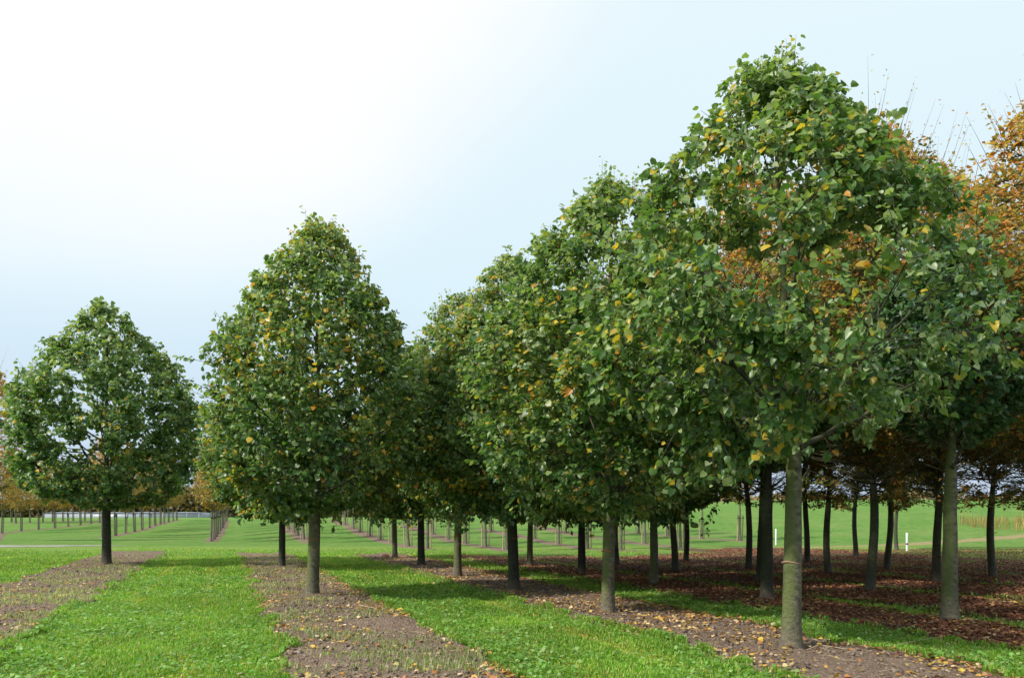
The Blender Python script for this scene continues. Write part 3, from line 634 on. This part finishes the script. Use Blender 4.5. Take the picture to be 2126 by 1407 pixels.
# ------------------------------------------------------------------ grass, weeds, fallen leaves
def visible(X, Y, m=160):
    px = CX+X/Y*F; return (px > -m) & (px < 2126+m)
def scatter(n, y0, y1, pw=1.0, seed=0):
    rg = np.random.default_rng(seed); Y = y0+(y1-y0)*rg.random(n)**pw
    X = (rg.uniform(-200, 2326, n)-CX)/F*Y
    return X, Y, rg
def wheel(X, Y):
    u = X+RD*Y+(fbm(Y*.4, Y*0+2, 41, 2)-.5)*.3; d = 0
    for c in (3.8, 4.95, -1.7, -.35): d = d+np.exp(-((u-c)/.16)**2)
    return np.clip(d, 0, 1)*np.clip(fbm(X*.5, Y*.5, 43, 2)*3-.8, 0, 1)
def blades(name, n, y0, y1, hmean, wmean, seed, cols, dens=None, label='', pw=1.0, cat='grass', lean_=.7):
    X, Y, rg = scatter(n, y0, y1, pw, seed)
    keep = rg.random(n) < (dens(X, Y) if dens is not None else 1)
    X = X[keep]; Y = Y[keep]; n = len(X); Z = surf(X, Y)
    h = hmean*rg.uniform(.5, 1.4, n)*(.35+1.35*fbm(X*2.6, Y*2.6, 77, 4))*(1-.45*wheel(X, Y)); th = rg.uniform(0, 2*pi, n); ln = rg.uniform(.1, 1, n)*lean_
    wv = wmean*rg.uniform(.6, 1.4, n); sx = np.cos(th+pi/2)*wv; sy = np.sin(th+pi/2)*wv; dx = np.cos(th)*ln*h; dy = np.sin(th)*ln*h
    V = np.empty((n, 5, 3))
    V[:, 0] = np.column_stack([X-sx*.7, Y-sy*.7, Z-.005]); V[:, 1] = np.column_stack([X+sx*.7, Y+sy*.7, Z-.005])
    V[:, 2] = np.column_stack([X+sx+dx*.4, Y+sy+dy*.4, Z+h*.6]); V[:, 3] = np.column_stack([X-sx+dx*.4, Y-sy+dy*.4, Z+h*.6])
    V[:, 4] = np.column_stack([X+dx*1.2, Y+dy*1.2, Z+h*(1-.25*ln)])
    b = np.arange(n)[:, None]*5
    c = np.array(cols)[rg.integers(0, len(cols), n)]*np.array([1.22, 1.08, 1.0])*rg.uniform(.75, 1.3, (n, 1))*(.62+.8*fbm(X*.8, Y*.8, 13, 4))[:, None]*(1+wheel(X, Y)[:, None]*np.array([.5, .1, .3]))
    o = mesh_np(name, V.reshape(-1, 3), [b+np.array([[0, 1, 2, 3]]), b+np.array([[3, 2, 4]])], M_grass, None, np.repeat(c, 5, 0))
    return tag(o, label, cat, None, 'stuff')
GC = [(.30, .30, .12), (.12, .28, .03), (.14, .31, .035), (.10, .24, .03), (.11, .27, .03), (.15, .32, .035), (.08, .20, .025), (.20, .35, .05), (.13, .30, .03), (.27, .36, .08)]
def gd_(X, Y):
    m = ~bed_mask(X, Y, -.02-.22*np.clip(fbm(X*3.1, Y*3.1, 44, 3)*2.4-.9, -.15, 1)); u = X+RD*Y
    shade = np.where(u > 11.4, .35*np.clip(fbm(X*1.3, Y*1.3, 61, 2)*2.4-.6, 0, 1), 1)
    return m*shade*np.clip((44-Y+(fbm(X*.5, Y*.5, 71, 3)-.5)*16)/16, 0, 1)**1.3
blades('grass', 520000, 6.5, 17, .062, .0052, 1, GC, gd_, 'short bright green grass of the near aisles between the soil beds', .9)
blades('meadow_grass', 620000, 17, 50, .060, .010, 2, GC, gd_, 'green grass of the aisles farther back between the tree rows')
def broad(name, n, y0, y1, size, seed, cols, dens, label, cat, zoff=.03, up=.5, tm=LEAF_OVAL, pw=1.0, mat=None, wid=1.0):
    X, Y, rg = scatter(n, y0, y1, pw, seed); keep = rg.random(n) < dens(X, Y); X = X[keep]; Y = Y[keep]; n = len(X)
    Z = surf(X, Y)+zoff*rg.uniform(.3, 1.5, n); th = rg.uniform(0, 2*pi, n)
    A = np.column_stack([np.cos(th), np.sin(th), rg.uniform(-.1, 1, n)*up]); Nn = nrm(np.column_stack([rg.normal(0, .35, n), rg.normal(0, .35, n), np.ones(n)]))
    t, q = tm; t2 = t*np.array([wid, 1])
    V, Fq, k = leaves(np.column_stack([X, Y, Z]), A, Nn, size*rg.uniform(.5, 1.4, n), rg, (t2, q), .3, .3)
    c = np.array(cols)[rg.integers(0, len(cols), n)]*rg.uniform(.75, 1.25, (n, 1))
    o = mesh_np(name, V, [Fq], mat or M_grass, None, np.repeat(c, k, 0)); return tag(o, label, cat, None, 'stuff')
broad('clover', 130000, 6.5, 22, .048, 3, [(.14, .30, .05), (.20, .36, .09), (.10, .24, .04), (.26, .40, .14)], lambda X, Y: gd_(X, Y)*np.clip(fbm(X*.9, Y*.9, 33, 3)*2.6-.75, 0, 1), 'broad pale clover and dandelion leaves among the grass', 'clover', .05, .7, LEAF_OVAL, .9, None, 1.5)
def weedd(X, Y):
    u = X+RD*Y; return bed_mask(X, Y, -.05)*(u < 3.5)*np.clip(fbm(X*1.4, Y*1.4, 55, 3)*4.5-1.75, 0, 1)
blades('weeds', 220000, 6.5, 36, .055, .006, 8, [(.22, .30, .14), (.17, .26, .09), (.27, .32, .15)], weedd, 'thin grey green weeds sprouting on the bare soil beds', cat='weeds')
# fallen leaves
YL = [(.55, .38, .06), (.52, .30, .06), (.50, .36, .18), (.42, .22, .08), (.60, .45, .22), (.40, .16, .05), (.55, .42, .28)]
BR = [(.17, .065, .045), (.23, .085, .05), (.12, .045, .032), (.32, .16, .08), (.21, .11, .08), (.40, .23, .10), (.24, .085, .05)]
def ylit(X, Y):
    u = X+RD*Y; d = np.zeros_like(u)
    # drifts along the bed edges, thinner elsewhere
    d += .55*np.exp(-((u-3.0)/.32)**2)+.22*np.exp(-((u-.75)/.22)**2)+.28*np.exp(-((u-7.6)/.5)**2)+.22*((u > 5.5) & (u < 8.1))+.10*((u > .6) & (u < 3.1))+.05
    d += .3*np.exp(-((u-5.7)/.2)**2)+.05*((u > -5.3) & (u < -2.5))
    d += .25*((u > 8) & (u < 11.5))
    return d*np.clip(fbm(X*1.3, Y*1.3, 91, 4)*4.2-1.65, 0.12, 1)*np.where(Y > 34, .15, 1)
broad('fallen_leaves', 300000, 6.5, 37, .046, 5, YL, ylit, 'yellow, tan and orange leaves fallen along the edges of the soil beds', 'leaf litter', .022, .18, LEAF_BIG, .8, M_litter)
def blit(X, Y):
    u = X+RD*Y; g = np.where(bed_mask(X, Y), 1, .45)
    return np.clip((u-7.2)/3.2, 0, 1)*g*np.clip(fbm(X*.9, Y*.9, 19, 3)*2.2-.25, .15, 1)*(Y < 34+np.clip(u-18, 0, 8))
broad('leaf_litter', 560000, 7, 44, .047, 6, BR, blit, 'red-brown leaf litter covering the shaded ground under the right-hand trees', 'leaf litter', .022, .25, LEAF_BIG, .8, M_litter)

def clods(n, seed):
    X, Y, rg = scatter(n, 6.5, 34, .9, seed); u = X+RD*Y
    k = bed_mask(X, Y, -.06) & (u < 8.5) & (rg.random(n) < np.clip(fbm(X*1.5, Y*1.5, 57, 3)*3-.9, .05, 1)); X = X[k]; Y = Y[k]; n = len(X)
    S = .012+.03*rg.random(n)**3; Z = surf(X, Y)+S*.1
    base = np.array([(1, 0, 0), (0, 1, 0), (-1, 0, 0), (0, -1, 0), (0, 0, .8), (0, 0, -.7)], float)
    V = np.column_stack([X, Y, Z])[:, None]+S[:, None, None]*(base[None]+rg.normal(0, .25, (n, 6, 3)))
    f = np.array([(0, 1, 4), (1, 2, 4), (2, 3, 4), (3, 0, 4), (1, 0, 5), (2, 1, 5), (3, 2, 5), (0, 3, 5)])
    c = np.array([(.20, .145, .11), (.13, .09, .07), (.27, .21, .165)])[rg.integers(0, 3, n)]*rg.uniform(.8, 1.2, (n, 1))
    tag(mesh_np('clods', V.reshape(-1, 3), [(f[None]+6*np.arange(n)[:, None, None]).reshape(-1, 3)], M_litter, None, np.repeat(c, 6, 0)), 'crumbled clods and grit lying on the bare soil beds', 'soil clods', None, 'stuff')
clods(60000, 91)
def twigs(n, seed):
    X, Y, rg = scatter(n, 7, 30, .8, seed); u = X+RD*Y; k = (u > .5) & ((u < 3.2) | (u > 5.4)); X = X[k]; Y = Y[k]; t = Tubes(); Z = surf(X, Y)
    for x, y, z in zip(X, Y, Z):
        a = rg.uniform(0, pi); l = rg.uniform(.06, .28); m = rg.normal(0, .02, 2)
        t.add([(x, y, z+.02), (x+cos(a)*l/2+m[0], y+sin(a)*l/2+m[1], z+.035), (x+cos(a)*l, y+sin(a)*l, z+.02)], [.004, .0035, .002], 4)
    tag(t.build('twigs', M_stake2), 'thin dry twigs scattered over the soil and leaf litter', 'twigs', None, 'stuff')
twigs(900, 92)

# ------------------------------------------------------------------ small things
def stone(loc, r, label, mat, seed):
    import bmesh
    bm = bmesh.new(); bmesh.ops.create_icosphere(bm, subdivisions=3, radius=1)
    for v in bm.verts:
        c = v.co; f = 1+.22*(fbm(np.array([c.x*1.5+seed]), np.array([c.y*1.5+c.z*1.9]), seed, 3)[0]-.5)
        v.co = (c.x*r*1.1*f, c.y*r*.9*f, c.z*r*.82*f+r*.5)
    me = bpy.data.meshes.new('stone'); bm.to_mesh(me); bm.free(); me.materials.append(mat)
    for p in me.polygons: p.use_smooth = True
    o = bpy.data.objects.new('stone', me); C.objects.link(o); o.location = tuple(map(float, loc)); return tag(o, label, 'stone')
stone(B(800, 1159), .15, 'round orange-brown boulder at the far end of the long row soil bed', M_stone, 4)
M_pale = simple_mat('pale_flint', (.62, .58, .5), .6, .15, 20)
stone(B(1667, 1357), .03, 'small pale flint beside the foot of the nearest trunk', M_pale, 9)
def post(px, yb, yt, label):
    p = B(px, yb); h = (yb-yt)/F*p[1]; r = empty('marker_post', p, label, 'post', 'white marker posts on the grass bank')
    t = Tubes(); t.add([(0, 0, -.2), (0, 0, h*.5), (0, 0, h-.02), (0, 0, h)], [.05, .05, .05, .035], 12); t.build('post', M_white, r)
    c = Tubes(); c.add([(0, 0, h*.36), (0, 0, h*.44)], [.053, .053], 12, cap=False); c.build('band', M_tie if px > 1700 else M_white, r)
post(1611, 1131, 1097, 'plain white marker post on the grass bank left of the nearest pale trunk')
post(1883, 1144, 1105, 'white marker post with a dark band, right of the bent trunk')
def twig(pts_, r, label):
    t = Tubes(); P = np.array([list(B(x, y)[:2])+[z] for x, y, z in pts_])
    k = np.linspace(0, len(P)-1, 30); Q = np.column_stack([np.interp(k, range(len(P)), P[:, i]) for i in range(3)])
    Q[:, 2] += .03; t.add(Q, np.linspace(r, r*.3, 30), 6); o = t.build('fallen_branch', M_stake2); tag(o, label, 'branch')
twig([(1674, 1358, .02), (1700, 1352, .05), (1760, 1356, .02), (1830, 1352, .02), (1900, 1343, .05), (1955, 1332, .04)], .008, 'thin crooked branch lying on the ground right of the nearest trunk')
twig([(745, 1262, .03), (775, 1270, .04), (790, 1276, .02)], .010, 'short bare stick lying on the central soil bed')

# ------------------------------------------------------------------ far background
M_glass = simple_mat('greenhouse_sheet', (.30, .33, .38), .35, .08, .6, 0)
M_frame = simple_mat('greenhouse_frame', (.30, .32, .32), .6, .1)
def greenhouse(px0, px1, Y, label):
    x0 = (px0-CX)/F*Y; x1 = (px1-CX)/F*Y; r = empty('greenhouse', ((x0+x1)/2, Y, 1.4), label, 'greenhouse'); hw = (x1-x0)/2
    t = Tubes(); t.box((0, 4), hw, 4, -1, 1.5); t.build('wall', M_glass, r, smooth=False)
    n = max(2, int(2*hw/9)); V = []; Q = []; w_ = 2*hw/n
    for i in range(n):
        a = -hw+i*w_; b_ = len(V); V += [(a, -.15, 2.62), (a+w_/2, -.15, 3.5), (a+w_, -.15, 2.62), (a, 8.15, 2.62), (a+w_/2, 8.15, 3.5), (a+w_, 8.15, 2.62)]
    Q = np.array([[(6*i, 6*i+1, 6*i+4, 6*i+3), (6*i+1, 6*i+2, 6*i+5, 6*i+4)] for i in range(n)]).reshape(-1, 4); T = np.array([(6*i, 6*i+2, 6*i+1) for i in range(n)])
    mesh_np('roof', [(x_, y_, 1.52+(z_-2.62)*.25) for x_, y_, z_ in V], [Q, T], M_glass, r)
    t = Tubes()
    for i in range(int(2*hw/3)+1): t.box((-hw+i*3, -.06), .09, .05, -1, 1.5)
    t.build('frame', M_frame, r, smooth=False)
greenhouse(90, 420, 205, 'long pale greenhouse seen between the young trunks at the far left')
# woodland beyond the crest
WC = [(.05, .065, .03), (.09, .08, .04), (.16, .11, .05), (.07, .08, .045), (.22, .15, .07)]
def wood(name, x0, x1, Y, n, zlo, zhi, seed, label, cols=WC, size=.9):
    rg = np.random.default_rng(seed); X = rg.uniform(x0, x1, n); Yv = Y+rg.uniform(-7, 7, n)
    top = zlo+(zhi-zlo)*(.45+.75*fbm(X*.11, X*0+seed, seed, 4)); Z = zlo+(top-zlo)*rg.random(n)**.8
    P = np.column_stack([X, Yv, Z]); V, Fq, k = leaves(P, rg.normal(0, 1, (n, 3)), rg.normal(0, 1, (n, 3)), size*rg.uniform(.5, 1.3, n), rg)
    c = np.array(cols)[rg.integers(0, len(cols), n)]*(.7+.6*fbm(X*.2, Z*.4, 3, 2))[:, None]
    return tag(mesh_np(name, V, [Fq], M_orange, None, np.repeat(c, k, 0)), label, 'woodland', None, 'stuff')
wood('woodland', -190, 10, 235, 26000, 0, 9.5, 51, 'far dull brown and green woodland along the horizon behind the young trees', size=1.0)
wood('hedgerow', -5, 230, 225, 22000, 3.5, 8.5, 52, 'distant brown hedgerow beyond the grass bank at the right', [(.30, .22, .15), (.22, .17, .10), (.16, .14, .07), (.36, .28, .20)], size=.9)
# rusty dock and dry weeds on the bank at the right edge
def dock(X, Y):
    p = at(2130, 1092); return np.exp(-(((X-p[0])/5.0)**2+((Y-p[1])/6)**2))
blades('dry_weeds', 60000, 40, 75, .60, .02, 15, [(.26, .15, .07), (.20, .16, .07), (.24, .24, .09)], lambda X, Y: (dock(X, Y) > .45)*.55, 'tall rusty dry weeds on the grass bank at the right edge', cat='weeds', lean_=.3)
